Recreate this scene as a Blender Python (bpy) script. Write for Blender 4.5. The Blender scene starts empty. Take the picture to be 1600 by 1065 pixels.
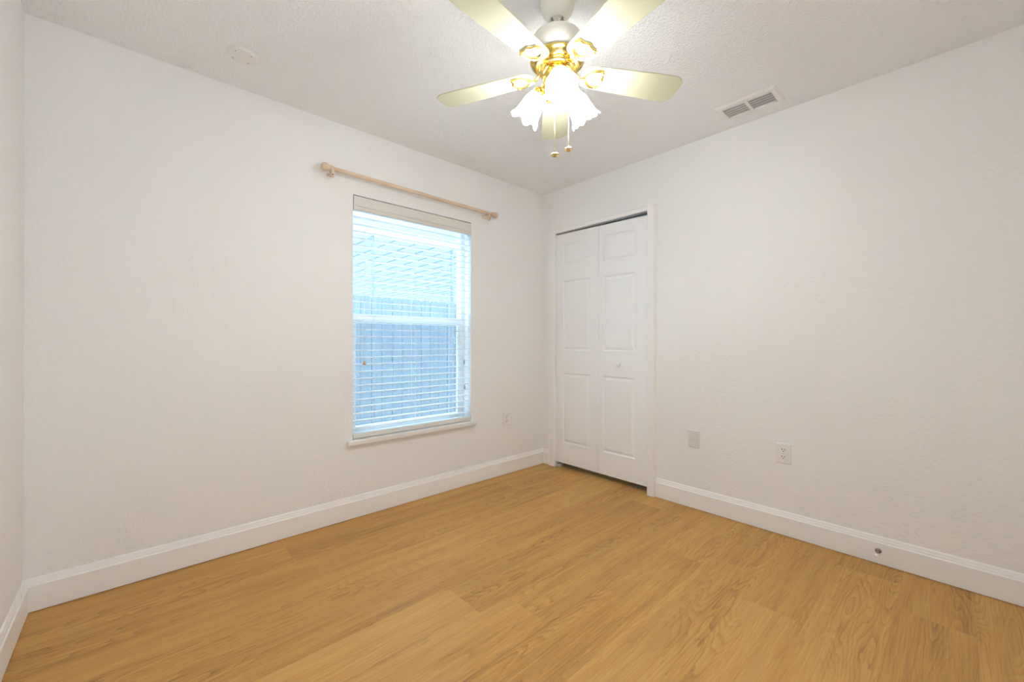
import bpy, bmesh, math, random
from mathutils import Vector, Matrix

random.seed(7)
scene = bpy.context.scene
col = scene.collection
R = math.radians

# ------------------------------------------------------------------ camera
H = 2.44                                   # ceiling height
FW, FH, FPX = 1600, 1065, 642.0
cam_data = bpy.data.cameras.new('camera')
cam = bpy.data.objects.new('camera', cam_data)
col.objects.link(cam)
cam_data.sensor_fit = 'HORIZONTAL'
cam_data.sensor_width = 36.0
cam_data.lens = 36.0 * FPX / FW
cam_data.clip_start = 0.02
yaw, pitch, roll = R(47.457), R(0.036), R(0.0785)
fwd = Vector((math.cos(yaw)*math.cos(pitch), math.sin(yaw)*math.cos(pitch), math.sin(pitch)))
right = fwd.cross(Vector((0, 0, 1))).normalized()
up = right.cross(fwd)
r2 = right*math.cos(roll) + up*math.sin(roll)
u2 = -right*math.sin(roll) + up*math.cos(roll)
m = Matrix((r2, u2, -fwd)).transposed().to_4x4()
m.translation = Vector((-2.7475, -2.5706, 1.1081))
cam.matrix_world = m
scene.camera = cam

# ------------------------------------------------------------------ world (pale blue open sky) and exposure
SKY = 1.75
world = bpy.data.worlds.new('sky')
scene.world = world
world.use_nodes = True
bg = world.node_tree.nodes['Background']
bg.inputs['Color'].default_value = (0.47, 0.745, 1.0, 1)
# bright overcast: about four times brighter overhead than at the horizon
_wn, _wl = world.node_tree.nodes, world.node_tree.links
_tc = _wn.new('ShaderNodeTexCoord'); _sp = _wn.new('ShaderNodeSeparateXYZ')
_mr = _wn.new('ShaderNodeMapRange')
_mr.inputs['From Min'].default_value = 0.25; _mr.inputs['From Max'].default_value = 0.9
_mr.inputs['To Min'].default_value = SKY; _mr.inputs['To Max'].default_value = SKY*7.5
_wl.new(_tc.outputs['Generated'], _sp.inputs[0]); _wl.new(_sp.outputs[2], _mr.inputs['Value'])
_wl.new(_mr.outputs[0], bg.inputs['Strength'])
vs = scene.view_settings
vs.view_transform = 'Standard'
vs.look = 'None'
vs.gamma = 1.0
vs.use_curve_mapping = False
vs.exposure = 0.2
scene.cycles.use_denoising = True
scene.cycles.max_bounces = 14
scene.cycles.diffuse_bounces = 10
scene.cycles.transparent_max_bounces = 48
scene.cycles.caustics_reflective = False
scene.cycles.caustics_refractive = False

BULB = 370.0          # light of the fan lamps
SHADE_GLOW = 28.0     # frosted glass lit from inside
LAMP_COL = (0.975, 0.99, 0.98)

# added fill light, unseen, shining in through the doorway behind the camera
hl = bpy.data.lights.new('hall_fill_light', 'AREA')
hl.shape = 'RECTANGLE'; hl.size = 2.0; hl.size_y = 1.8
hl.energy = 8.0
hl.color = (0.95, 0.97, 1.0)
hlo = bpy.data.objects.new('hall_fill_light', hl)
col.objects.link(hlo)
hlo.location = (-2.6, -4.35, 1.35)
hlo.rotation_euler = (R(90), 0, 0)
# second added fill, facing up from the hall floor to reach the ceiling
hf = bpy.data.lights.new('hall_floor_fill', 'AREA')
hf.shape = 'RECTANGLE'; hf.size = 1.9; hf.size_y = 0.9
hf.energy = 24.0
hf.color = (0.74, 0.88, 1.0)
hfo = bpy.data.objects.new('hall_floor_fill', hf)
col.objects.link(hfo)
hfo.location = (-2.6, -3.75, 0.03)
hfo.rotation_euler = (R(180), 0, 0)

# ------------------------------------------------------------------ helpers
def tag(o, label=None, cat=None, group=None, kind=None):
    if label: o['label'] = label
    if cat: o['category'] = cat
    if group: o['group'] = group
    if kind: o['kind'] = kind
    return o

def empty(name, loc=(0, 0, 0), rotz=0.0, label=None, cat=None, group=None, kind=None):
    o = bpy.data.objects.new(name, None)
    o.empty_display_size = 0.05
    o.location = loc
    o.rotation_euler = (0, 0, rotz)
    col.objects.link(o)
    return tag(o, label, cat, group, kind)

def obj(name, bm, mat, parent=None, smooth=False, loc=None, rot=None, bevel=0.0, seg=2):
    bmesh.ops.recalc_face_normals(bm, faces=bm.faces)
    me = bpy.data.meshes.new(name)
    bm.to_mesh(me)
    bm.free()
    if mat: me.materials.append(mat)
    o = bpy.data.objects.new(name, me)
    col.objects.link(o)
    if parent: o.parent = parent
    if loc: o.location = loc
    if rot: o.rotation_euler = rot
    if smooth:
        for p in me.polygons: p.use_smooth = True
    if bevel:
        b = o.modifiers.new('bevel', 'BEVEL')
        b.width = bevel; b.segments = seg; b.limit_method = 'ANGLE'; b.angle_limit = R(40)
    return o

def box(bm, x0, x1, y0, y1, z0, z1):
    v = [bm.verts.new(c) for c in ((x0,y0,z0),(x1,y0,z0),(x1,y1,z0),(x0,y1,z0),(x0,y0,z1),(x1,y0,z1),(x1,y1,z1),(x0,y1,z1))]
    for f in ((0,3,2,1),(4,5,6,7),(0,1,5,4),(1,2,6,5),(2,3,7,6),(3,0,4,7)):
        bm.faces.new([v[i] for i in f])
    return v

def boxes(*bs):
    bm = bmesh.new()
    for b in bs: box(bm, *b)
    return bm

def prism(bm, prof, axis, a0, a1):
    """closed 2D profile swept along an axis: 'x' profile is (y,z); 'y' profile is (x,z); 'z' profile is (x,y)"""
    def P(p, a):
        return {'x': (a, p[0], p[1]), 'y': (p[0], a, p[1]), 'z': (p[0], p[1], a)}[axis]
    A = [bm.verts.new(P(p, a0)) for p in prof]
    B = [bm.verts.new(P(p, a1)) for p in prof]
    n = len(prof)
    for i in range(n):
        bm.faces.new((A[i], A[(i+1) % n], B[(i+1) % n], B[i]))
    bm.faces.new(A); bm.faces.new(B)

def lathe(bm, prof, n=48, mtx=None, rfun=None):
    """profile of (r, z) turned about z; r=0 ends close to a point"""
    rings = []
    for r, z in prof:
        if r < 1e-6:
            rings.append([bm.verts.new((0, 0, z))])
        else:
            ring = []
            for k in range(n):
                a = 2*math.pi*k/n
                rr, zz = (r, z) if rfun is None else rfun(r, z, a)
                ring.append(bm.verts.new((rr*math.cos(a), rr*math.sin(a), zz)))
            rings.append(ring)
    for a, b in zip(rings, rings[1:]):
        for k in range(n):
            k2 = (k+1) % n
            if len(a) == 1 and len(b) == 1: continue
            if len(a) == 1: bm.faces.new((a[0], b[k2], b[k]))
            elif len(b) == 1: bm.faces.new((a[k], a[k2], b[0]))
            else: bm.faces.new((a[k], a[k2], b[k2], b[k]))
    if mtx is not None:
        vs_ = [v for ring in rings for v in ring]
        bmesh.ops.transform(bm, matrix=mtx, verts=vs_)
    return rings

def tube(bm, pts, rad, n=10, closed=False, flat=1.0, upv=Vector((0, 0, 1))):
    """tube along points; flat scales the thickness along upv; rad may be a list"""
    pts = [Vector(p) for p in pts]
    N = len(pts)
    rings = []
    for i, p in enumerate(pts):
        if closed: t = pts[(i+1) % N] - pts[i-1]
        else: t = pts[min(i+1, N-1)] - pts[max(i-1, 0)]
        t.normalize()
        uu = upv - t*upv.dot(t)
        if uu.length < 1e-4: uu = Vector((1, 0, 0)) - t*t.x
        uu.normalize()
        ss = t.cross(uu)
        rr = rad[i] if isinstance(rad, (list, tuple)) else rad
        rings.append([bm.verts.new(p + ss*rr*math.cos(2*math.pi*k/n) + uu*rr*flat*math.sin(2*math.pi*k/n)) for k in range(n)])
    rng = range(N) if closed else range(N-1)
    for i in rng:
        a, b = rings[i], rings[(i+1) % N]
        for k in range(n):
            bm.faces.new((a[k], a[(k+1) % n], b[(k+1) % n], b[k]))
    if not closed:
        bm.faces.new(rings[0]); bm.faces.new(rings[-1])

def cyl_z(bm, x, y, z0, z1, r, n=24):
    lathe(bm, [(0, z0), (r, z0), (r, z1), (0, z1)], n, Matrix.Translation((x, y, 0)))

# ------------------------------------------------------------------ materials
def new_mat(name):
    mt = bpy.data.materials.new(name)
    mt.use_nodes = True
    nt = mt.node_tree
    return mt, nt, nt.nodes['Principled BSDF']

def plain(name, color, rough=0.5, metal=0.0, spec=0.5, noise=0.0, nscale=20.0, bump=0.0, bscale=200.0):
    mt, nt, bs = new_mat(name)
    bs.inputs['Base Color'].default_value = (*color, 1)
    bs.inputs['Roughness'].default_value = rough
    bs.inputs['Metallic'].default_value = metal
    bs.inputs['Specular IOR Level'].default_value = spec
    tc = nt.nodes.new('ShaderNodeTexCoord')
    if noise:
        nz = nt.nodes.new('ShaderNodeTexNoise'); nz.inputs['Scale'].default_value = nscale
        nz.inputs['Detail'].default_value = 4
        mx = nt.nodes.new('ShaderNodeMix'); mx.data_type = 'RGBA'
        mx.inputs[6].default_value = (*[c*(1-noise) for c in color], 1)
        mx.inputs[7].default_value = (*[min(1, c*(1+noise)) for c in color], 1)
        nt.links.new(tc.outputs['Object'], nz.inputs['Vector'])
        nt.links.new(nz.outputs['Fac'], mx.inputs[0])
        nt.links.new(mx.outputs[2], bs.inputs['Base Color'])
    if bump:
        nb = nt.nodes.new('ShaderNodeTexNoise'); nb.inputs['Scale'].default_value = bscale
        nb.inputs['Detail'].default_value = 3
        bp = nt.nodes.new('ShaderNodeBump'); bp.inputs['Strength'].default_value = bump
        bp.inputs['Distance'].default_value = 0.002
        nt.links.new(tc.outputs['Object'], nb.inputs['Vector'])
        nt.links.new(nb.outputs['Fac'], bp.inputs['Height'])
        nt.links.new(bp.outputs['Normal'], bs.inputs['Normal'])
    return mt

M = {}
M['wall'] = plain('wall_paint', (0.86, 0.858, 0.854), 0.75, spec=0.25, bump=1.0, bscale=62)
M['trim'] = plain('trim_paint', (0.89, 0.885, 0.88), 0.42, spec=0.4)
M['door'] = plain('door_paint', (0.90, 0.905, 0.91), 0.45, spec=0.4, bump=0.05, bscale=120)
M['plastic'] = plain('white_plastic', (0.84, 0.83, 0.82), 0.35)
M['sill'] = plain('sill_marble', (0.80, 0.79, 0.77), 0.3, noise=0.03, nscale=14)
M['vinyl'] = plain('window_vinyl', (0.82, 0.82, 0.82), 0.4)
M['slat'] = plain('slat_white', (0.86, 0.86, 0.86), 0.4)
M['valance'] = plain('valance_offwhite', (0.72, 0.70, 0.65), 0.5)
M['cord'] = plain('blind_cord', (0.80, 0.80, 0.79), 0.8)
M['dark'] = plain('dark_slot', (0.03, 0.028, 0.025), 0.7)
M['steel'] = plain('steel', (0.42, 0.41, 0.40), 0.35, 1.0)
M['bronze'] = plain('dull_metal', (0.34, 0.31, 0.29), 0.4, 1.0)
M['galv'] = plain('track_metal', (0.36, 0.36, 0.36), 0.45, 0.8)
M['cream'] = plain('fan_cream', (0.80, 0.77, 0.68), 0.35)
M['blade'] = plain('blade_cream', (0.58, 0.57, 0.40), 0.5)
M['brass'] = plain('polished_brass', (0.88, 0.62, 0.16), 0.14, 1.0)
M['brass_soft'] = plain('pale_brass', (0.90, 0.74, 0.40), 0.2, 1.0)
M['rubber'] = plain('white_rubber', (0.85, 0.84, 0.82), 0.6)
M['concrete'] = plain('pale_paving', (0.55, 0.53, 0.50), 0.9, noise=0.12, nscale=3)
M['grey_plastic'] = plain('grey_plastic', (0.42, 0.42, 0.44), 0.4)

# ceiling: stippled knock-down texture
mt, nt, bs = new_mat('ceiling_texture')
bs.inputs['Base Color'].default_value = (0.89, 0.895, 0.91, 1)
bs.inputs['Roughness'].default_value = 0.9
bs.inputs['Specular IOR Level'].default_value = 0.15
tc = nt.nodes.new('ShaderNodeTexCoord')
n1 = nt.nodes.new('ShaderNodeTexNoise'); n1.inputs['Scale'].default_value = 130; n1.inputs['Detail'].default_value = 3
n2 = nt.nodes.new('ShaderNodeTexVoronoi'); n2.inputs['Scale'].default_value = 85
ad = nt.nodes.new('ShaderNodeMath'); ad.operation = 'ADD'
bp = nt.nodes.new('ShaderNodeBump'); bp.inputs['Strength'].default_value = 0.85; bp.inputs['Distance'].default_value = 0.0035
nt.links.new(tc.outputs['Object'], n1.inputs['Vector']); nt.links.new(tc.outputs['Object'], n2.inputs['Vector'])
nt.links.new(n1.outputs['Fac'], ad.inputs[0]); nt.links.new(n2.outputs['Distance'], ad.inputs[1])
nt.links.new(ad.outputs[0], bp.inputs['Height']); nt.links.new(bp.outputs['Normal'], bs.inputs['Normal'])
M['ceiling'] = mt

# light natural wood (curtain pole)
def wood_simple(name, c1, c2, axis_scale=(3, 60, 60), rough=0.45):
    mt, nt, bs = new_mat(name)
    tc = nt.nodes.new('ShaderNodeTexCoord')
    mp = nt.nodes.new('ShaderNodeMapping'); mp.inputs['Scale'].default_value = axis_scale
    nz = nt.nodes.new('ShaderNodeTexNoise'); nz.inputs['Scale'].default_value = 2; nz.inputs['Detail'].default_value = 5
    mx = nt.nodes.new('ShaderNodeMix'); mx.data_type = 'RGBA'
    mx.inputs[6].default_value = (*c1, 1); mx.inputs[7].default_value = (*c2, 1)
    nt.links.new(tc.outputs['Object'], mp.inputs['Vector']); nt.links.new(mp.outputs['Vector'], nz.inputs['Vector'])
    nt.links.new(nz.outputs['Fac'], mx.inputs[0]); nt.links.new(mx.outputs[2], bs.inputs['Base Color'])
    bs.inputs['Roughness'].default_value = rough
    return mt
M['pole'] = wood_simple('pale_beech', (0.64, 0.48, 0.34), (0.78, 0.62, 0.46))
M['tassel'] = wood_simple('oak_tassel', (0.62, 0.38, 0.18), (0.75, 0.50, 0.26))
M['fence'] = wood_simple('weathered_fence', (0.15, 0.155, 0.165), (0.31, 0.313, 0.32), (14, 14, 1.2), 0.9)

# floor: long oak vinyl planks, one face per plank with its own tone and grain offset
def floor_material():
    mt, nt, bs = new_mat('oak_planks')
    N = nt.nodes.new; L = nt.links.new
    def math_(op, a, b=None, c=None):
        n = N('ShaderNodeMath'); n.operation = op
        for i, v in enumerate((a, b, c)):
            if v is None: continue
            if isinstance(v, (int, float)): n.inputs[i].default_value = v
            else: L(v, n.inputs[i])
        return n.outputs[0]
    tc = N('ShaderNodeTexCoord')
    at = N('ShaderNodeAttribute'); at.attribute_name = 'seed'
    tn = N('ShaderNodeAttribute'); tn.attribute_name = 'tone'
    sp = N('ShaderNodeSeparateXYZ'); L(tc.outputs['Object'], sp.inputs[0])
    X, Y = sp.outputs[0], sp.outputs[1]
    seed = at.outputs['Fac']
    xs = math_('MULTIPLY_ADD', seed, 37.0, X)
    def noise(sx, sy, scale, detail, dist=0.0, rough=0.5):
        cb = N('ShaderNodeCombineXYZ')
        L(math_('MULTIPLY', xs, sx), cb.inputs[0]); L(math_('MULTIPLY', Y, sy), cb.inputs[1]); L(math_('MULTIPLY', seed, 11.0), cb.inputs[2])
        nz = N('ShaderNodeTexNoise'); nz.inputs['Scale'].default_value = scale; nz.inputs['Detail'].default_value = detail
        nz.inputs['Distortion'].default_value = dist; nz.inputs['Roughness'].default_value = rough
        L(cb.outputs[0], nz.inputs['Vector'])
        return nz.outputs['Fac']
    broad = noise(0.9, 6.5, 1.0, 1.5)                      # contours of this give the cathedral figure
    wob = noise(5.0, 30.0, 1.0, 3)
    ph = math_('MULTIPLY_ADD', wob, 0.06, broad)
    ring = math_('FRACT', math_('MULTIPLY', ph, 34.0))
    ringd = math_('POWER', ring, 2.2)                      # sharp on one side like growth rings
    cath_mask = noise(0.7, 5.0, 1.3, 1)
    mr = N('ShaderNodeMapRange'); mr.inputs['From Min'].default_value = 0.40; mr.inputs['From Max'].default_value = 0.62
    L(cath_mask, mr.inputs['Value'])
    ringm = math_('MULTIPLY', ringd, mr.outputs[0])
    fine = noise(6.0, 190.0, 1.0, 4, 0.2, 0.6)
    mid = noise(1.4, 22.0, 1.0, 3)
    pores = noise(22.0, 420.0, 1.0, 2)
    pm = N('ShaderNodeMapRange'); pm.inputs['From Min'].default_value = 0.60; pm.inputs['From Max'].default_value = 0.75
    L(pores, pm.inputs['Value'])
    v = math_('MULTIPLY', math_('SUBTRACT', mid, 0.5), 0.55)
    v = math_('MULTIPLY_ADD', math_('SUBTRACT', fine, 0.5), 0.75, v)
    v = math_('MULTIPLY_ADD', ringm, -0.30, v)
    v = math_('MULTIPLY_ADD', pm.outputs[0], -0.16, v)
    v = math_('MULTIPLY_ADD', tn.outputs['Fac'], 0.17, v)
    v = math_('ADD', v, 0.56)
    cr = N('ShaderNodeValToRGB')
    e = cr.color_ramp.elements
    e[0].position = 0.12; e[0].color = (0.36, 0.172, 0.042, 1)
    e[1].position = 0.92; e[1].color = (0.90, 0.565, 0.18, 1)
    k = e.new(0.5); k.color = (0.70, 0.378, 0.098, 1)
    L(v, cr.inputs['Fac'])
    # greyer streaks here and there, as in the photo
    gy = noise(1.1, 9.0, 1.2, 2)
    gm = N('ShaderNodeMapRange'); gm.inputs['From Min'].default_value = 0.54; gm.inputs['From Max'].default_value = 0.72
    gm.inputs['To Max'].default_value = 0.30
    L(gy, gm.inputs['Value'])
    mx = N('ShaderNodeMix'); mx.data_type = 'RGBA'
    L(gm.outputs[0], mx.inputs[0]); L(cr.outputs['Color'], mx.inputs[6]); mx.inputs[7].default_value = (0.54, 0.34, 0.120, 1)
    # fine dark joint at the plank edge (uv runs 0..1 over each plank)
    uv = N('ShaderNodeUVMap'); uv.uv_map = 'plank'
    su = N('ShaderNodeSeparateXYZ'); L(uv.outputs[0], su.inputs[0])
    ev = math_('MINIMUM', su.outputs[1], math_('SUBTRACT', 0.228, su.outputs[1]))
    eu = math_('MINIMUM', su.outputs[0], su.outputs[2])
    edge = math_('LESS_THAN', math_('MINIMUM', ev, eu), 0.0009)
    mj = N('ShaderNodeMix'); mj.data_type = 'RGBA'
    L(math_('MULTIPLY', edge, 0.30), mj.inputs[0]); L(mx.outputs[2], mj.inputs[6]); mj.inputs[7].default_value = (0.12, 0.065, 0.025, 1)
    L(mj.outputs[2], bs.inputs['Base Color'])
    rg = math_('MULTIPLY_ADD', fine, 0.14, 0.38)
    L(rg, bs.inputs['Roughness'])
    bs.inputs['Specular IOR Level'].default_value = 0.38
    bpn = N('ShaderNodeBump'); bpn.inputs['Strength'].default_value = 0.10; bpn.inputs['Distance'].default_value = 0.001
    L(v, bpn.inputs['Height']); L(bpn.outputs['Normal'], bs.inputs['Normal'])
    return mt
M['floor'] = floor_material()

# clear glass and insect screen: see-through plus a little reflection
def pane_mat(name, tint, gloss, rough=0.02):
    mt = bpy.data.materials.new(name); mt.use_nodes = True
    nt = mt.node_tree; nt.nodes.clear()
    out = nt.nodes.new('ShaderNodeOutputMaterial')
    tr = nt.nodes.new('ShaderNodeBsdfTransparent'); tr.inputs['Color'].default_value = (*tint, 1)
    gl = nt.nodes.new('ShaderNodeBsdfGlossy'); gl.inputs['Roughness'].default_value = rough
    mx = nt.nodes.new('ShaderNodeMixShader'); mx.inputs[0].default_value = gloss
    nt.links.new(tr.outputs[0], mx.inputs[1]); nt.links.new(gl.outputs[0], mx.inputs[2]); nt.links.new(mx.outputs[0], out.inputs['Surface'])
    return mt
M['glass'] = pane_mat('window_glass', (0.95, 0.98, 0.99), 0.05)

mt = bpy.data.materials.new('screen_mesh'); mt.use_nodes = True
nt = mt.node_tree; nt.nodes.clear()
out = nt.nodes.new('ShaderNodeOutputMaterial')
tr = nt.nodes.new('ShaderNodeBsdfTransparent')
df = nt.nodes.new('ShaderNodeBsdfDiffuse'); df.inputs['Color'].default_value = (0.18, 0.19, 0.21, 1)
mx = nt.nodes.new('ShaderNodeMixShader'); mx.inputs[0].default_value = 0.32
nt.links.new(tr.outputs[0], mx.inputs[1]); nt.links.new(df.outputs[0], mx.inputs[2]); nt.links.new(mx.outputs[0], out.inputs['Surface'])
M['screen'] = mt

# lit frosted glass and bulb
def glow(name, color, strength, trans=None):
    mt = bpy.data.materials.new(name); mt.use_nodes = True
    nt = mt.node_tree; nt.nodes.clear()
    out = nt.nodes.new('ShaderNodeOutputMaterial')
    em = nt.nodes.new('ShaderNodeEmission'); em.inputs['Color'].default_value = (*color, 1); em.inputs['Strength'].default_value = strength
    if trans is None:
        nt.links.new(em.outputs[0], out.inputs['Surface'])
    else:
        tl = nt.nodes.new('ShaderNodeBsdfTranslucent'); tl.inputs['Color'].default_value = (*trans, 1)
        df = nt.nodes.new('ShaderNodeBsdfDiffuse'); df.inputs['Color'].default_value = (*trans, 1)
        m1 = nt.nodes.new('ShaderNodeMixShader'); m1.inputs[0].default_value = 0.5
        a = nt.nodes.new('ShaderNodeAddShader')
        nt.links.new(tl.outputs[0], m1.inputs[1]); nt.links.new(df.outputs[0], m1.inputs[2])
        nt.links.new(m1.outputs[0], a.inputs[0]); nt.links.new(em.outputs[0], a.inputs[1]); nt.links.new(a.outputs[0], out.inputs['Surface'])
    return mt
M['bulb'] = glow('lit_bulb', LAMP_COL, BULB)
M['shade'] = glow('frosted_glass', LAMP_COL, SHADE_GLOW, (0.55, 0.55, 0.54))

# white ribbed sheet of the neighbour's patio cover: lets daylight through
mt = bpy.data.materials.new('patio_sheet'); mt.use_nodes = True
nt = mt.node_tree; nt.nodes.clear()
out = nt.nodes.new('ShaderNodeOutputMaterial')
tl = nt.nodes.new('ShaderNodeBsdfTranslucent'); tl.inputs['Color'].default_value = (0.46, 0.47, 0.48, 1)
df = nt.nodes.new('ShaderNodeBsdfDiffuse'); df.inputs['Color'].default_value = (0.85, 0.86, 0.86, 1)
mx = nt.nodes.new('ShaderNodeMixShader'); mx.inputs[0].default_value = 0.35
nt.links.new(tl.outputs[0], mx.inputs[1]); nt.links.new(df.outputs[0], mx.inputs[2]); nt.links.new(mx.outputs[0], out.inputs['Surface'])
M['sheet'] = mt

# ------------------------------------------------------------------ room shell
XW, YS = -3.08, -3.05               # west wall face, south wall face (behind the camera)
WX0, WX1, WZ0, WZ1 = -1.742, -0.820, 0.488, 2.028    # window opening in the north wall
DY0, DY1, DZ = -1.0455, -0.145, 2.059               # closet opening in the east wall
TW = 0.17                           # north wall thickness

# floor, one face per plank
bm = bmesh.new()
uvl = bm.loops.layers.uv.new('plank')
seed_l = bm.faces.layers.float.new('seed'); tone_l = bm.faces.layers.float.new('tone')
W, LEN = 0.228, 1.52
seams = {0: -1.73, 1: -2.128, 2: -1.29, 3: -1.71, 7: -0.81, 9: -0.42}
rnd = random.Random(11)
for k in range(-3, 13):
    y1 = -0.335 - W*k; y0 = y1 - W
    y1c, y0c = min(y1, 0.16), max(y0, YS-0.1)
    if y1c <= y0c: continue
    s = seams.get(k, rnd.uniform(-2.4, -0.6))
    while s > XW: s -= LEN
    x = s
    while x < 0.75:
        x0, x1 = max(x, XW-0.1), min(x+LEN, 0.75)
        if x1 > x0:
            vsx = [bm.verts.new(c) for c in ((x0,y0c,0),(x1,y0c,0),(x1,y1c,0),(x0,y1c,0))]
            f = bm.faces.new(vsx)
            f[seed_l] = rnd.random(); f[tone_l] = rnd.uniform(-0.5, 0.5)
            for lp in f.loops:
                c = lp.vert.co
                lp[uvl].uv = (c.x - x, c.y - y0)
        x += LEN
floor = obj('floor', bm, M['floor'])
tag(floor, 'oak-look plank floor in warm honey brown', 'floor', kind='structure')

ceil = obj('ceiling', boxes((XW-0.1, 0.75, YS-0.1, 0.16, H, H+0.1)), M['ceiling'])
tag(ceil, 'white ceiling with stippled texture', 'ceiling', kind='structure')

wn = obj('wall_north', boxes((XW-0.1, WX0, 0, TW, 0, H), (WX1, 0.0, 0, TW, 0, H), (WX0, WX1, 0, TW, 0, WZ0-0.03), (WX0, WX1, 0, TW, WZ1, H)), M['wall'])
tag(wn, 'white textured wall with the blind-covered window', 'wall', kind='structure')
we = obj('wall_east', boxes((0, 0.11, YS-0.1, DY0, 0, H), (0, 0.11, DY1, 0.0, 0, H), (0, 0.11, DY0, DY1, DZ, H)), M['wall'])
tag(we, 'white textured wall with the closet door', 'wall', kind='structure')
ww = obj('wall_west', boxes((XW-0.1, XW, YS-0.1, 0.0, 0, H)), M['wall'])
tag(ww, 'white wall at the far left edge of the photo', 'wall', kind='structure')
HX0, HX1 = -2.99, -2.19  # added doorway; it and the hall beyond let the fill light in
wsu = obj('wall_south', boxes((XW, HX0, YS-0.1, YS, 0, H), (HX1, 0, YS-0.1, YS, 0, H), (HX0, HX1, YS-0.1, YS, 2.04, H)), M['wall'])
wh = obj('wall_added_hall', boxes((-3.9, -3.8, -4.5, YS-0.1, 0, H), (-1.4, -1.3, -4.5, YS-0.1, 0, H), (-3.8, -1.4, -4.5, -4.4, 0, H), (-3.8, XW-0.1, YS-0.1, YS-0.05, 0, H)), M['wall'])
tag(wh, 'white walls of the added, unseen hall behind the camera', 'wall', kind='structure')
fh = obj('floor_added_hall', boxes((-3.8, -1.4, -4.4, YS-0.1, -0.05, 0.0)), M['concrete'])
tag(fh, 'pale floor of the added, unseen hall behind the camera', 'floor', kind='structure')
ch = obj('ceiling_added_hall', boxes((-3.8, -1.4, -4.4, YS-0.1, H, H+0.05)), M['wall'])
tag(ch, 'white ceiling of the added, unseen hall behind the camera', 'ceiling', kind='structure')
tag(wsu, 'white wall behind the camera', 'wall', kind='structure')
wc = obj('wall_closet', boxes((0.70, 0.75, -1.6, 0.16, 0, H), (0.11, 0.70, -1.6, -1.55, 0, H), (0.11, 0.70, 0.10, 0.16, 0, H)), M['wall'])
tag(wc, 'white inner walls of the closet behind the bifold door', 'wall', kind='structure')

# baseboards with a stepped, rounded top edge
HB, TB = 0.1364, 0.015
def base_profile(s=1):
    p = [(0, 0.003), (TB, 0.003), (TB, HB-0.031), (TB-0.0035, HB-0.027), (TB-0.0060, HB-0.017), (TB-0.0075, HB-0.015), (TB-0.0100, HB-0.006), (TB-0.0125, HB-0.002), (TB-0.0145, HB), (0, HB)]
    return [(s*a, b) for a, b in p]
bm = bmesh.new(); prism(bm, base_profile(-1), 'x', XW, 0)
tag(obj('baseboard_north', bm, M['trim']), 'white baseboard along the window wall', 'baseboard', kind='structure')
bm = bmesh.new(); prism(bm, base_profile(-1), 'y', YS, -1.105); prism(bm, base_profile(-1), 'y', -0.075, -0.0)
tag(obj('baseboard_east', bm, M['trim']), 'white baseboard along the closet wall', 'baseboard', kind='structure')
bm = bmesh.new(); prism(bm, [(XW+a, b) for a, b in base_profile(1)], 'y', YS, 0)
tag(obj('baseboard_west', bm, M['trim']), 'white baseboard at the far left edge', 'baseboard', kind='structure')
bm = bmesh.new(); prism(bm, [(YS+a, b) for a, b in base_profile(1)], 'x', HX1, 0)
tag(obj('baseboard_south', bm, M['trim']), 'white baseboard behind the camera', 'baseboard', kind='structure')

# closet casing: right leg, left leg, head
bm = bmesh.new()
prism(bm, [(0.11, DY0+0.001), (-0.024, DY0+0.001), (-0.027, DY0-0.004), (-0.027, -1.088), (-0.022, -1.096), (-0.010, -1.101), (0.0, -1.106), (0.0, DY0), (0.11, DY0)], 'z', 0, 2.092)
tag(obj('trim_1', bm, M['trim']), 'white casing on the right side of the closet door', 'door casing', kind='structure')
bm = bmesh.new()
prism(bm, [(0.11, DY1-0.001), (-0.012, DY1-0.001), (-0.014, DY1+0.003), (-0.014, -0.082), (-0.010, -0.076), (0.0, -0.074), (0.0, DY1), (0.11, DY1)], 'z', 0, 2.092)
tag(obj('trim_2', bm, M['trim']), 'white casing between the closet door and the room corner', 'door casing', kind='structure')
bm = bmesh.new()
prism(bm, [(0.11, DZ-0.001), (-0.010, DZ-0.001), (-0.012, DZ+0.003), (-0.012, 2.087), (-0.008, 2.092), (0.0, 2.093), (0.0, DZ), (0.11, DZ)], 'y', DY0, DY1)
tag(obj('trim_3', bm, M['trim']), 'white head casing above the closet door', 'door casing', kind='structure')

# window sill
bm = bmesh.new(); box(bm, WX0-0.038, WX1+0.036, -0.032, 0.0, 0.456, 0.489); box(bm, WX0, WX1, 0.0, 0.09, 0.456, 0.489)
tag(obj('trim_4', bm, M['sill'], bevel=0.006), 'white window sill under the blind', 'window sill', kind='structure')

# ------------------------------------------------------------------ window
win = empty('window_1', (-1.281, 0.12, WZ0), 0, 'white single-hung window with insect screen behind the blind', 'window', kind='structure')
def wpart(name, bm, mat, parent=win, **kw):
    o = obj(name, bm, mat, None, **kw)
    o.parent = parent
    base = Vector(win.location)
    o.matrix_parent_inverse = Matrix.Translation(-base)
    return o
fw = 0.028
wpart('frame', boxes((WX0, WX0+fw, 0.10, 0.16, WZ0, WZ1), (WX1-fw, WX1, 0.10, 0.16, WZ0, WZ1), (WX0+fw, WX1-fw, 0.10, 0.16, WZ1-fw, WZ1), (WX0+fw, WX1-fw, 0.10, 0.16, WZ0, WZ0+fw)), M['vinyl'], bevel=0.003)
sx0, sx1 = WX0+fw, WX1-fw
wpart('meeting_rail', boxes((sx0, sx1, 0.092, 0.135, 1.238, 1.285)), M['vinyl'], bevel=0.004)
st = 0.030
sash = wpart('lower_sash', boxes((sx0, sx0+st, 0.098, 0.122, WZ0+fw, 1.238), (sx1-st, sx1, 0.098, 0.122, WZ0+fw, 1.238), (sx0+st, sx1-st, 0.098, 0.122, WZ0+fw, WZ0+fw+0.035)), M['vinyl'], bevel=0.003)
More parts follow.
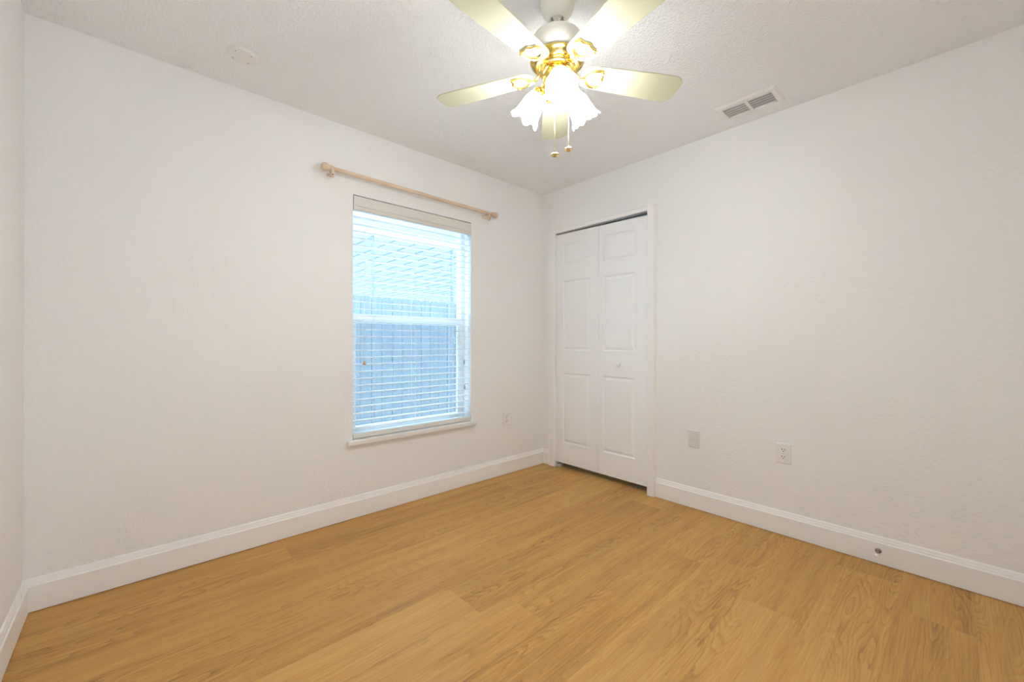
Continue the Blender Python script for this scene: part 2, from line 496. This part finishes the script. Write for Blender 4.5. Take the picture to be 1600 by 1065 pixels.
wpart('upper_pane', boxes((sx0, sx1, 0.139, 0.142, 1.285, WZ1-fw)), M['glass'])
wpart('lower_pane', boxes((sx0+st, sx1-st, 0.109, 0.112, WZ0+fw+0.035, 1.238)), M['glass'])
bm = bmesh.new()
v = [bm.verts.new(c) for c in ((sx0, 0.150, WZ0+fw), (sx1, 0.150, WZ0+fw), (sx1, 0.150, 1.262), (sx0, 0.150, 1.262))]
bm.faces.new(v)
wpart('insect_screen', bm, M['screen'])

# ------------------------------------------------------------------ blind
blind = empty('window_blind', (-1.281, 0.03, 0.489), 0, 'white slatted window blind with off-white valance, slats level', 'window blind')
def part(root, name, bm, mat, parent=None, **kw):
    o = obj(name, bm, mat, None, **kw)
    o.parent = parent or root
    o.matrix_parent_inverse = Matrix.Translation(-Vector(root.location))
    if parent is not None and parent is not root:
        o.matrix_parent_inverse = Matrix.Identity(4)
    return o
BX0, BX1 = WX0+0.003, WX1-0.004
bm = bmesh.new()
prism(bm, [(0.004, 1.930), (-0.006, 1.930), (-0.010, 1.934), (-0.010, 1.944), (-0.006, 1.948), (-0.006, 1.956), (-0.010, 1.960), (-0.010, 2.008), (-0.006, 2.014), (-0.006, 2.020), (0.004, 2.020)], 'x', BX0, BX1)
box(bm, BX0, BX0+0.008, 0.004, 0.05, 1.930, 2.020); box(bm, BX1-0.008, BX1, 0.004, 0.05, 1.930, 2.020)
part(blind, 'valance', bm, M['valance'])
part(blind, 'head_rail', boxes((BX0+0.01, BX1-0.01, 0.008, 0.058, 1.942, 2.022)), M['slat'])
SP, NS, SZ0 = 0.0447, 31, 0.5555
slat_me = None
for i in range(NS):
    z = SZ0 + SP*i
    if slat_me is None:
        bm = bmesh.new()
        top, bot = [], []
        for k in range(7):
            t = -0.025 + 0.05*k/6
            h = 0.0022*(1-(t/0.025)**2)
            top.append((t, h+0.0014)); bot.append((t, h-0.0014))
        prism(bm, top+bot[::-1], 'x', BX0+0.001, BX1-0.002)
        o = part(blind, 'slat', bm, M['slat'])
        slat_me = o
    else:
        o = slat_me.copy(); col.objects.link(o)
    o.location = (0, 0.031, z)
bm = bmesh.new()
prism(bm, [(0.004, 0.4935), (0.058, 0.4935), (0.058, 0.517), (0.054, 0.5215), (0.008, 0.5215), (0.004, 0.517)], 'x', BX0+0.003, BX1-0.003)
part(blind, 'bottom_rail', bm, M['valance'])
for x in (-1.602, -1.300, -0.985):
    bm = bmesh.new()
    for y in (0.0045, 0.0575):
        tube(bm, [(x, y, 0.515), (x, y, 1.98)], 0.0009, 6)
    for i in range(NS):
        z = SZ0 + SP*i - 0.002
        tube(bm, [(x, 0.0045, z), (x, 0.0575, z)], 0.0006, 4)
    part(blind, 'ladder_cord', bm, M['cord'])
def pull(x, z, name, mat, label=None, length=0.03, r=0.0105):
    bm = bmesh.new(); tube(bm, [(x, -0.003, z+length), (x, -0.003, 1.95)], 0.0011, 6)
    c = part(blind, name, bm, M['cord'])
    bm = bmesh.new()
    lathe(bm, [(0, 0.0), (r*0.8, 0.0), (r, 0.004), (r*0.95, length*0.5), (r*0.55, length*0.85), (r*0.3, length), (0, length)], 20, Matrix.Translation((x, -0.003-0.002, z)))
    t = obj('tassel', bm, mat, None, smooth=False)
    t.parent = c
    if label: t['label'] = label
    return c
pull(-1.668, 0.955, 'lift_cord', M['tassel'], 'small wooden tassel', 0.028)
pull(-0.890, 0.935, 'tilt_cord', M['grey_plastic'], 'grey tassel', 0.034, 0.006)
pull(-0.884, 0.742, 'tilt_cord', M['grey_plastic'], 'grey tassel', 0.034, 0.006)

# ------------------------------------------------------------------ curtain pole
rod = empty('curtain_rod', (-1.3, 0, 2.10), 0, 'pale wooden curtain pole with round finials above the window', 'curtain rod')
RY = -0.066
A0, A1 = Vector((-1.915, RY, 2.126)), Vector((-0.645, RY, 2.112))
bm = bmesh.new(); tube(bm, [A0.lerp(A1, t/8) for t in range(9)], 0.0125, 20)
part(rod, 'pole', bm, M['pole'], smooth=True)
for s, P, rb in ((-1, A0, 0.0245), (1, A1, 0.0225)):
    bm = bmesh.new()
    prof = [(0, -0.024), (0.016, -0.024), (0.0175, -0.021), (0.0175, -0.014), (0.0145, -0.012), (0.0145, -0.007), (0.018, -0.005)]
    c = 0.016
    for k in range(1, 12):
        a = math.pi - math.pi*k/12*1.0
        z = c + rb*math.cos(a)
        if z > -0.004: prof.append((rb*math.sin(a), z))
    prof.append((0, c+rb))
    mtx = Matrix.Translation(P) @ Matrix.Rotation(R(90*s), 4, 'Y')
    lathe(bm, prof, 28, mtx)
    part(rod, 'finial', bm, M['pole'], smooth=True)
for x, z in ((-1.893, 2.1258), (-0.703, 2.1126)):
    bm = bmesh.new()
    # arm from the wall, cup under the pole
    prism(bm, [(0.0, z-0.026), (RY+0.020, z-0.040), (RY+0.012, z-0.050), (RY, z-0.055), (RY-0.012, z-0.054), (RY-0.018, z-0.047), (RY-0.019, z-0.030), (RY-0.017, z-0.006), (RY-0.010, z-0.0125), (RY, z-0.0152), (RY+0.010, z-0.0125), (RY+0.018, z-0.004), (RY+0.024, z-0.022), (0.0, z-0.010)], 'x', x-0.0085, x+0.0085)
    b = part(rod, 'bracket', bm, M['pole'], bevel=0.003)
    bm = bmesh.new(); lathe(bm, [(0, 0), (0.0036, 0), (0.0036, 0.002), (0, 0.002)], 16, Matrix.Translation((x-0.0005, RY-0.0180, z-0.041)) @ Matrix.Rotation(R(90), 4, 'X'))
    p_ = obj('screw_hole', bm, M['dark']); p_.parent = b
    p_['label'] = 'dark screw hole'

# ------------------------------------------------------------------ closet bifold door
door = empty('door_1', (0.03, -0.595, 0), 0, 'white bifold closet door with two raised-panel leaves', 'closet door', kind='structure')
XF, TD = 0.012, 0.032        # door front face, thickness
def door_leaf(ya, yb, zta, ztb, zb, panels, name='door_leaf'):
    """leaf from ya (left) to yb (right, more negative); panels = (y_left, y_right, z0, z1)"""
    bm = bmesh.new()
    pl, pr = panels[0][0], panels[0][1]
    ys = [ya, pl, pr, yb]
    zs = [zb]
    for p in panels: zs += [p[2], p[3]]
    zs.append(None)
    def zt(y): return zta + (ztb-zta)*(y-ya)/(yb-ya)
    g = [[bm.verts.new((XF, y, zt(y) if z is None else z)) for z in zs] for y in ys]
    panel_faces = []
    for i in range(3):
        for j in range(len(zs)-1):
            f = bm.faces.new((g[i][j], g[i+1][j], g[i+1][j+1], g[i][j+1]))
            if i == 1 and j % 2 == 1: panel_faces.append(f)
    front = list(bm.faces)
    for f in front: f.normal_update()
    for f in panel_faces:
        bmesh.ops.inset_individual(bm, faces=[f], thickness=0.012, depth=0.0)
        for vtx in f.verts: vtx.co.x = XF + 0.008
        bmesh.ops.inset_individual(bm, faces=[f], thickness=0.006, depth=0.0)
        bmesh.ops.inset_individual(bm, faces=[f], thickness=0.026, depth=0.0)
        for vtx in f.verts: vtx.co.x = XF + 0.0015
    # sides and back
    n = len(zs)
    loop = [g[i][0] for i in range(4)] + [g[3][j] for j in range(1, n)] + [g[i][n-1] for i in (2, 1, 0)] + [g[0][j] for j in range(n-2, 0, -1)]
    back = [bm.verts.new((XF+TD, v.co.y, v.co.z)) for v in loop]
    for k in range(len(loop)):
        k2 = (k+1) % len(loop)
        bm.faces.new((loop[k], loop[k2], back[k2], back[k]))
    bm.faces.new(back)
    return part(door, name, bm, M['door'])
ZB = 0.046
lf = door_leaf(-0.1485, -0.5955, 2.0475, 2.041, ZB, [(-0.225, -0.513, 0.225, 0.832), (-0.225, -0.513, 1.030, 1.635), (-0.225, -0.513, 1.785, 1.975)])
rl = door_leaf(-0.5985, -1.0435, 2.040, 2.031, ZB, [(-0.640, -0.928, 0.225, 0.832), (-0.640, -0.928, 1.030, 1.630), (-0.640, -0.928, 1.742, 1.955)])
bm = bmesh.new()
lathe(bm, [(0, 0), (0.009, 0), (0.009, 0.010), (0.013, 0.014), (0.0185, 0.020), (0.0195, 0.026), (0.017, 0.031), (0.010, 0.034), (0, 0.035)], 28, Matrix.Translation((XF, -0.790, 0.930)) @ Matrix.Rotation(R(-90), 4, 'Y'))
k_ = obj('knob', bm, M['plastic'], smooth=True); k_.parent = rl
part(door, 'track', boxes((XF-0.006, XF+0.030, DY0+0.004, DY1-0.004, DZ-0.011, DZ-0.002)), M['galv'], bevel=0.002)
bm = boxes((XF-0.006, XF+0.036, -0.205, -0.150, 0.0, 0.004), (XF+0.004, XF+0.028, -0.200, -0.152, 0.004, 0.024)); cyl_z(bm, XF+0.016, -0.170, 0.02, 0.046, 0.006, 12)
pb = part(door, 'pivot_bracket', bm, plain('pivot_beige', (0.50, 0.40, 0.32), 0.5), bevel=0.002)

# ------------------------------------------------------------------ wall plates
def plate_bm(w, h, t):
    bm = bmesh.new()
    a = [(-w/2, 0), (-w/2+0.0005, -t*0.45), (-w/2+0.006, -t), (w/2-0.006, -t), (w/2-0.0005, -t*0.45), (w/2, 0)]
    # front face with sloping border
    def ring(ins, y):
        return [bm.verts.new(c) for c in ((-w/2+ins, y, -h/2+ins), (w/2-ins, y, -h/2+ins), (w/2-ins, y, h/2-ins), (-w/2+ins, y, h/2-ins))]
    rs = [ring(0, 0), ring(0, -t*0.5), ring(0.004, -t*0.95), ring(0.009, -t)]
    for A, B in zip(rs, rs[1:]):
        for k in range(4): bm.faces.new((A[k], A[(k+1) % 4], B[(k+1) % 4], B[k]))
    bm.faces.new(rs[-1]); bm.faces.new(rs[0])
    return bm
def outlet(loc, rotz, label, w=0.074, h=0.116):
    e = empty('electrical_outlet', loc, rotz, label, 'outlet', 'electrical outlets')
    t = 0.006
    obj('cover_plate', plate_bm(w, h, t), M['plastic'], e)
    for zc in (0.0205, -0.0205):
        bm = bmesh.new()
        pts = []
        for k in range(32):
            a = 2*math.pi*k/32
            pts.append((0.0172*math.cos(a), max(-0.0135, min(0.0135, 0.0172*math.sin(a)))))
        prism(bm, [(x, zc+z) for x, z in pts], 'y', -t-0.0015, -t+0.001)
        r = obj('receptacle', bm, M['plastic'], e)
        bm = boxes((-0.0078, -0.0050, -t-0.0019, -t-0.0010, zc-0.0005, zc+0.0090), (0.0050, 0.0078, -t-0.0019, -t-0.0010, zc+0.0005, zc+0.0085))
        lathe(bm, [(0, 0), (0.0028, 0), (0.0028, 0.001), (0, 0.001)], 12, Matrix.Translation((0, -t-0.0009, zc-0.0068)) @ Matrix.Rotation(R(90), 4, 'X'))
        s = obj('slots', bm, M['dark'], r)
    bm = bmesh.new(); lathe(bm, [(0, 0), (0.003, 0), (0.0024, 0.0012), (0, 0.0014)], 14, Matrix.Translation((0, -t, 0)) @ Matrix.Rotation(R(90), 4, 'X'))
    obj('screw', bm, M['steel'], e)
    return e
outlet((-0.453, 0, 0.459), 0, 'white duplex outlet below and right of the window')
outlet((0, -1.887, 0.466), R(-90), 'white duplex outlet on the long right wall, above the baseboard')
bp_ = empty('blank_wall_plate', (0, -1.372, 0.459), R(-90), 'blank off-white wall plate right of the closet door', 'wall plate')
obj('cover_plate', plate_bm(0.078, 0.116, 0.006), plain('plate_offwhite', (0.73, 0.725, 0.71), 0.4), bp_)
for zc in (0.030, -0.030):
    bm = bmesh.new(); lathe(bm, [(0, 0), (0.0032, 0), (0.0026, 0.0012), (0, 0.0014)], 14, Matrix.Translation((0, -0.006, zc)) @ Matrix.Rotation(R(90), 4, 'X'))
    obj('screw', bm, M['plastic'], bp_)

# ------------------------------------------------------------------ door stop on the right baseboard
ds = empty('door_stop', (-TB, -2.2965, 0.067), 0, 'small metal door stop with white tip on the right baseboard', 'door stop')
mx_ = Matrix.Rotation(R(-90), 4, 'Y')
bm = bmesh.new(); lathe(bm, [(0, 0), (0.0125, 0), (0.0125, 0.003), (0.009, 0.007), (0.006, 0.009), (0, 0.009)], 24, mx_)
obj('base', bm, M['bronze'], ds, smooth=False)
bm = bmesh.new(); lathe(bm, [(0, 0.008), (0.0038, 0.008), (0.0038, 0.058), (0, 0.058)], 16, mx_)
obj('shaft', bm, M['steel'], ds)
bm = bmesh.new(); lathe(bm, [(0, 0.055), (0.006, 0.055), (0.0072, 0.058), (0.0078, 0.070), (0.0065, 0.076), (0.003, 0.078), (0, 0.078)], 20, mx_)
obj('rubber_tip', bm, M['rubber'], ds)

# ------------------------------------------------------------------ ceiling air vent
vent = empty('ceiling_vent', (-0.205, -1.770, H), 0, 'white rectangular air vent on the ceiling near the right wall', 'air vent')
vx, vy = 0.100, 0.155
ox, oy = 0.064, 0.1225
bm = bmesh.new()
def vring(x, y, z): return [bm.verts.new(c) for c in ((-x, -y, z), (x, -y, z), (x, y, z), (-x, y, z))]
rs = [vring(vx, vy, 0), vring(vx, vy, -0.002), vring(vx-0.012, vy-0.012, -0.009), vring(ox, oy, -0.009), vring(ox, oy, -0.001)]
for A_, B_ in zip(rs, rs[1:]):
    for k in range(4): bm.faces.new((A_[k], A_[(k+1) % 4], B_[(k+1) % 4], B_[k]))
box(bm, -ox, ox, -0.008, 0.008, -0.0092, -0.001)
obj('frame', bm, M['plastic'], vent)
obj('damper', boxes((-ox, ox, -oy, oy, -0.0016, -0.0004)), plain('vent_inside', (0.58, 0.58, 0.57), 0.8), vent)
for yc in (-0.065, 0.065):
    for k in range(5):
        bm = bmesh.new()
        xc = -0.050 + 0.0252*k
        # curved blade, rounded ends
        prof = []
        for j in range(6):
            t = j/5
            prof.append((xc - 0.010 + 0.020*t, -0.0085 + 0.0065*t*t))
        prism(bm, prof + [(a, b+0.001) for a, b in prof[::-1]], 'y', yc-0.055, yc+0.055)
        obj('louver', bm, M['plastic'], vent)

# ------------------------------------------------------------------ round ceiling cover plate
cp = empty('ceiling_cover_plate', (-2.380, -0.314, H), 0, 'round white cover plate on the ceiling above the left wall', 'ceiling plate')
bm = bmesh.new(); lathe(bm, [(0, 0), (0.0595, 0), (0.0605, -0.011), (0.0580, -0.0140), (0.0540, -0.0150), (0, -0.0155)], 56)
obj('plate', bm, plain('plate_white', (0.84, 0.83, 0.81), 0.4), cp, smooth=False)
for dx, dy in ((-0.033, -0.033), (-0.033, 0.028), (0.028, -0.034), (0.027, 0.026)):
    bm = bmesh.new(); lathe(bm, [(0, -0.0145), (0.0026, -0.0145), (0.0026, -0.0160), (0, -0.0160)], 12, Matrix.Translation((dx, dy, 0)))
    obj('screw_hole', bm, plain('hole_grey', (0.28, 0.27, 0.26), 0.7) if 'hole_grey' not in bpy.data.materials else bpy.data.materials['hole_grey'], cp)

# ------------------------------------------------------------------ ceiling fan
FX, FY = -1.5335, -1.5065
fan = empty('ceiling_fan', (FX, FY, H), 0, 'cream and brass five-blade ceiling fan with three lit tulip shades', 'ceiling fan')
def Zr(z): return z - H
def fpart(name, bm, mat, parent=fan, **kw):
    return obj(name, bm, mat, parent, **kw)
bm = bmesh.new()
lathe(bm, [(0, 0), (0.068, 0), (0.0685, -0.010), (0.066, -0.030), (0.058, -0.050), (0.045, -0.066), (0.034, -0.074), (0.0285, -0.077), (0.026, -0.077), (0.0245, -0.072), (0.024, -0.050)], 56)
fpart('canopy', bm, M['cream'], smooth=True)
bm = bmesh.new(); lathe(bm, [(0, -0.050), (0.024, -0.050), (0.024, -0.0505), (0, -0.051)], 32)
fpart('canopy_hole', bm, M['dark'])
bm = bmesh.new()
lathe(bm, [(0, -0.048), (0.018, -0.055), (0.0195, -0.062), (0.017, -0.069), (0.0105, -0.074), (0.0105, -0.130), (0, -0.130)], 32)
fpart('downrod', bm, M['cream'], smooth=False)
bm = bmesh.new()
lathe(bm, [(0, Zr(2.322)), (0.020, Zr(2.322)), (0.024, Zr(2.316)), (0.045, Zr(2.311)), (0.072, Zr(2.302)), (0.093, Zr(2.288)), (0.1045, Zr(2.270)), (0.108, Zr(2.250)), (0.107, Zr(2.225)), (0.1015, Zr(2.208)), (0.094, Zr(2.202)), (0, Zr(2.202))], 72)
fpart('motor_housing', bm, M['cream'], smooth=True)
bm = bmesh.new()
lathe(bm, [(0.0, Zr(2.2025)), (0.1045, Zr(2.2025)), (0.106, Zr(2.199)), (0.104, Zr(2.195)), (0.098, Zr(2.193)), (0.092, Zr(2.184)), (0.086, Zr(2.176)), (0.082, Zr(2.1735)), (0.074, Zr(2.1725)), (0, Zr(2.1725))], 72)
ring = fpart('brass_ring', bm, M['brass'], smooth=True)
for k in range(10):
    a = 2*math.pi*(k+0.35)/10
    bm = bmesh.new()
    n = 6
    rows = []
    for i in range(n+1):
        aa = a + R(-11 + 22*i/n)
        rows.append([bm.verts.new((r*math.cos(aa), r*math.sin(aa), Zr(z))) for r, z in ((0.0965, 2.1905), (0.0915, 2.1815), (0.0880, 2.1775))])
    for A_, B_ in zip(rows, rows[1:]):
        for j in range(2): bm.faces.new((A_[j], A_[j+1], B_[j+1], B_[j]))
    bmesh.ops.solidify(bm, geom=list(bm.faces), thickness=0.0016)
    o = fpart('vent_panel', bm, M['brass_soft'], ring)
bm = bmesh.new()
lathe(bm, [(0, Zr(2.174)), (0.071, Zr(2.174)), (0.072, Zr(2.171)), (0.072, Zr(2.163)), (0.069, Zr(2.160)), (0, Zr(2.160))], 48)
fpart('flywheel', bm, M['brass_soft'])
bm = bmesh.new()
lathe(bm, [(0, Zr(2.161)), (0.052, Zr(2.161)), (0.056, Zr(2.156)), (0.057, Zr(2.140)), (0.055, Zr(2.124)), (0.049, Zr(2.112)), (0.040, Zr(2.106)), (0.038, Zr(2.094)), (0.030, Zr(2.086)), (0.012, Zr(2.080)), (0.006, Zr(2.074)), (0, Zr(2.073))], 56)
fpart('switch_housing', bm, M['brass'], smooth=True)

# blades and irons: blade 0 points right in the photo
TH0 = R(-29.60)
ZBL = 2.157
RB = 0.528
def blade_bm():
    bm = bmesh.new()
    r0, r1 = 0.098, RB
    out = []
    # outline in plan (x along the blade)
    w0, w1 = 0.052, 0.0685
    def halfw(x): return w0 + (w1-w0)*min(1, (x-r0)/(0.42-r0))
    up_ = []
    # rounded root
    for k in range(9):
        a = math.pi/2*k/8
        x = r0 + 0.045*(1-math.cos(a))
        up_.append((x, halfw(r0+0.045)*math.sin(a)**0.75))
    for x in (0.18, 0.24, 0.30, 0.36, 0.42, r1-0.048):
        up_.append((x, halfw(x)))
    # chamfered, softly rounded tip
    c, hw = 0.046, halfw(r1)
    for k in range(1, 9):
        a = math.pi/2*k/8
        up_.append((r1 - c + c*math.sin(a)*1.0, hw - 0.040*(1-math.cos(a))))
    dn = [(x, -y) for x, y in up_[1:]][::-1]
    outl = up_ + dn
    T = 0.0055
    A_ = [bm.verts.new((x, y, 0)) for x, y in outl]
    B_ = [bm.verts.new((x, y, T)) for x, y in outl]
    n = len(outl)
    for i in range(n): bm.faces.new((A_[i], A_[(i+1) % n], B_[(i+1) % n], B_[i]))
    bm.faces.new(A_); bm.faces.new(B_)
    return bm
def iron_bm():
    """brass bracket under the blade: stem from the flywheel, then an open tulip-shaped loop"""
    bm = bmesh.new()
    half = [(0.116, 0.0), (0.121, 0.010), (0.128, 0.021), (0.138, 0.0315), (0.150, 0.0385), (0.162, 0.0410), (0.172, 0.0405), (0.1795, 0.0375), (0.1800, 0.0300), (0.1785, 0.0220), (0.1815, 0.0135), (0.1860, 0.0060), (0.1880, 0.0)]
    loop = half + [(x, -y) for x, y in half[1:-1]][::-1]
    # smooth the loop a bit
    pts = [Vector((x, y, -0.0055)) for x, y in loop]
    dens = []
    for i, p in enumerate(pts):
        q = pts[(i+1) % len(pts)]
        dens += [p, p.lerp(q, 0.5)]
    tube(bm, dens, 0.0047, 10, closed=True, flat=0.8)
    # screws through the loop corners
    for x, y in ((0.172, 0.0395), (0.172, -0.0395), (0.120, 0.0)):
        lathe(bm, [(0, -0.0125), (0.004, -0.0118), (0.0055, -0.0095), (0.0055, -0.003), (0, -0.003)], 12, Matrix.Translation((x, y, 0)))
    return bm
blade_src = iron_src = None
for k in range(5):
    piv = TH0 + R(72)*k
    Mx = Matrix.Translation((0, 0, Zr(ZBL))) @ Matrix.Rotation(piv, 4, 'Z') @ Matrix.Rotation(R(-9.5), 4, 'X')
    if blade_src is None:
        blade_src = fpart('fan_blade', blade_bm(), M['blade'], bevel=0.0018)
        iron_src = fpart('blade_iron', iron_bm(), M['brass'], smooth=True)
        bo, io = blade_src, iron_src
    else:
        bo = blade_src.copy(); col.objects.link(bo)
        io = iron_src.copy(); col.objects.link(io)
    bo.matrix_local = Mx
    io.matrix_local = Mx
    # stem: from the flywheel, dipping down and out to the loop
    bm = bmesh.new()
    P1 = Mx @ Vector((0.117, 0, -0.0055))
    c_, s_ = math.cos(piv), math.sin(piv)
    def pp(r, z): return Vector((r*c_, r*s_, Zr(z)))
    zl = P1.z + H
    path = [pp(0.055, 2.166), pp(0.070, 2.164), pp(0.080, 2.158), pp(0.088, zl+0.000), pp(0.098, zl-0.006), pp(0.108, zl-0.003), P1]
    tube(bm, path, [0.008, 0.008, 0.0075, 0.007, 0.0065, 0.006, 0.0058], 10, flat=0.7)
    so = obj('iron_stem', bm, M['brass'], io, smooth=True)
    so.matrix_parent_inverse = Mx.inverted()

# light kit: three arms, sockets, tulip shades and bulbs
AZ0 = R(227.5)
for k in range(3):
    az = AZ0 + R(120)*k
    tilt = R(37)
    ca, sa = math.cos(az), math.sin(az)
    neck = Vector((0.0775*ca, 0.0775*sa, Zr(2.100)))
    axis = Vector((math.sin(tilt)*ca, math.sin(tilt)*sa, -math.cos(tilt)))
    zloc = axis
    yloc = Vector((-sa, ca, 0))
    xloc = yloc.cross(zloc)
    Mt = Matrix((xloc, yloc, zloc)).transposed().to_4x4()
    Mt.translation = neck
    bm = bmesh.new()
    tube(bm, [Vector((0.034*ca, 0.034*sa, Zr(2.118))), Vector((0.052*ca, 0.052*sa, Zr(2.119))), neck - axis*0.018, neck - axis*0.010], 0.008, 12)
    fpart('light_arm', bm, M['brass'], smooth=True)
    bm = bmesh.new()
    lathe(bm, [(0, -0.016), (0.016, -0.016), (0.024, -0.010), (0.0285, -0.002), (0.0285, 0.010), (0.0262, 0.010), (0.0262, -0.002), (0, -0.003)], 32, Mt)
    fpart('socket_cup', bm, M['brass'], smooth=True)
    bm = bmesh.new()
    LN = 0.112
    def flute(r, z, a):
        t = max(0.0, z/LN)
        w = 0.5+0.5*math.cos(6*a)
        return r + (0.0035*t*t*t)*(2*w-1), z + 0.0095*t*t*t*(2*w-1)
    prof_o = [(0.0255, 0.0), (0.0275, 0.004), (0.0330, 0.014), (0.0395, 0.030), (0.0435, 0.048), (0.0460, 0.066), (0.0485, 0.082), (0.0520, 0.096), (0.0565, 0.106), (0.0600, 0.111)]
    prof_i = [(r-0.0022, z) for r, z in prof_o[::-1]]
    lathe(bm, prof_o + prof_i, 72, Mt, flute)
    sh = fpart('lamp_shade', bm, M['shade'], smooth=True)
    bm = bmesh.new()
    lathe(bm, [(0, -0.002), (0.012, -0.002), (0.0125, 0.018), (0.016, 0.028), (0.0225, 0.042), (0.0245, 0.054), (0.0225, 0.066), (0.014, 0.075), (0, 0.078)], 28, Mt)
    b = obj('bulb', bm, M['bulb'], sh, smooth=True)

# pull chains
def chain(px, py, ztop, zbot):
    bm = bmesh.new()
    n = int((ztop-zbot)/0.0045)
    for i in range(n):
        z = ztop - 0.0045*i
        lathe(bm, [(0, 0.0019), (0.0016, 0.0009), (0.0016, -0.0009), (0, -0.0019)], 6, Matrix.Translation((px, py, Zr(z))))
    tube(bm, [(px, py, Zr(ztop)), (px, py, Zr(zbot))], 0.0006, 5)
    c = fpart('pull_chain', bm, M['brass_soft'])
    bm = bmesh.new()
    lathe(bm, [(0, 0.003), (0.003, 0.002), (0.006, -0.003), (0.012, -0.006), (0.0158, -0.010), (0.0162, -0.013), (0.0140, -0.0155), (0.0105, -0.0150), (0.0080, -0.0120), (0.0060, -0.0120), (0.0045, -0.0150), (0.002, -0.0165), (0, -0.0168)], 28, Matrix.Translation((px, py, Zr(zbot))))
    obj('chain_fob', bm, M['brass_soft'], c, smooth=True)
def cam_off(rt, fw_):          # metres right of and beyond the fan's axis, seen from the doorway
    return rt*0.737 + fw_*0.676, rt*-0.676 + fw_*0.737
x, y = cam_off(-0.010, -0.012); chain(x, y, 2.075, 1.842)
x, y = cam_off(0.0465, 0.012); chain(x, y, 2.112, 1.875)

# ------------------------------------------------------------------ outside the window
g = obj('ground', boxes((-14, 16, TW, 24, -0.25, -0.15)), M['concrete'])
tag(g, 'pale paving outside the window', 'ground', kind='structure')
fence = empty('wooden_fence', (0.2, 2.55, -0.15), 0, 'weathered grey board fence outside, behind the window blind', 'fence')
src = None
rnd = random.Random(5)
x = -3.4
i = 0
while x < 5.2:
    w = 0.138
    zt = 1.69 + rnd.uniform(-0.012, 0.012)
    bm = bmesh.new()
    prism(bm, [(x, -0.13), (x+w, -0.13), (x+w, zt-0.03), (x+w-0.03, zt), (x+0.03, zt), (x, zt-0.03)], 'y', 2.54, 2.556)
    part(fence, 'picket', bm, M['fence'])
    x += w + rnd.choice((0.004, 0.006, 0.010))
for z in (0.15, 0.85, 1.45):
    part(fence, 'rail', boxes((-3.4, 5.2, 2.556, 2.594, z-0.045, z+0.045)), M['fence'])
for x in (-2.2, 0.2, 2.6, 5.0):
    part(fence, 'post', boxes((x-0.045, x+0.045, 2.594, 2.684, -0.15, 1.62)), M['fence'])
cover = empty('patio_cover', (2.5, 5.5, -0.15), 0, 'white ribbed patio roof next door, seen through the upper slats', 'patio roof')
ZC = 2.62
part(cover, 'roof_sheet', boxes((-0.55, 9.0, 2.9, 11.5, ZC, ZC+0.02)), M['sheet'])
x = -0.55
rib = plain('rib_grey', (0.30, 0.32, 0.35), 0.6)
while x < 9.0:
    part(cover, 'rib', boxes((x-0.007, x+0.007, 2.9, 11.5, ZC-0.012, ZC)), rib)
    x += 0.34
part(cover, 'front_beam', boxes((-0.6, 9.0, 2.84, 2.9, ZC-0.07, ZC+0.06)), M['vinyl'])
for px_, py_ in ((-0.35, 2.87), (0.95, 2.87), (4.2, 2.87), (-0.3, 7.5)):
    part(cover, 'post', boxes((px_-0.015, px_+0.015, py_-0.015, py_+0.015, -0.15, ZC-0.02)), rib)
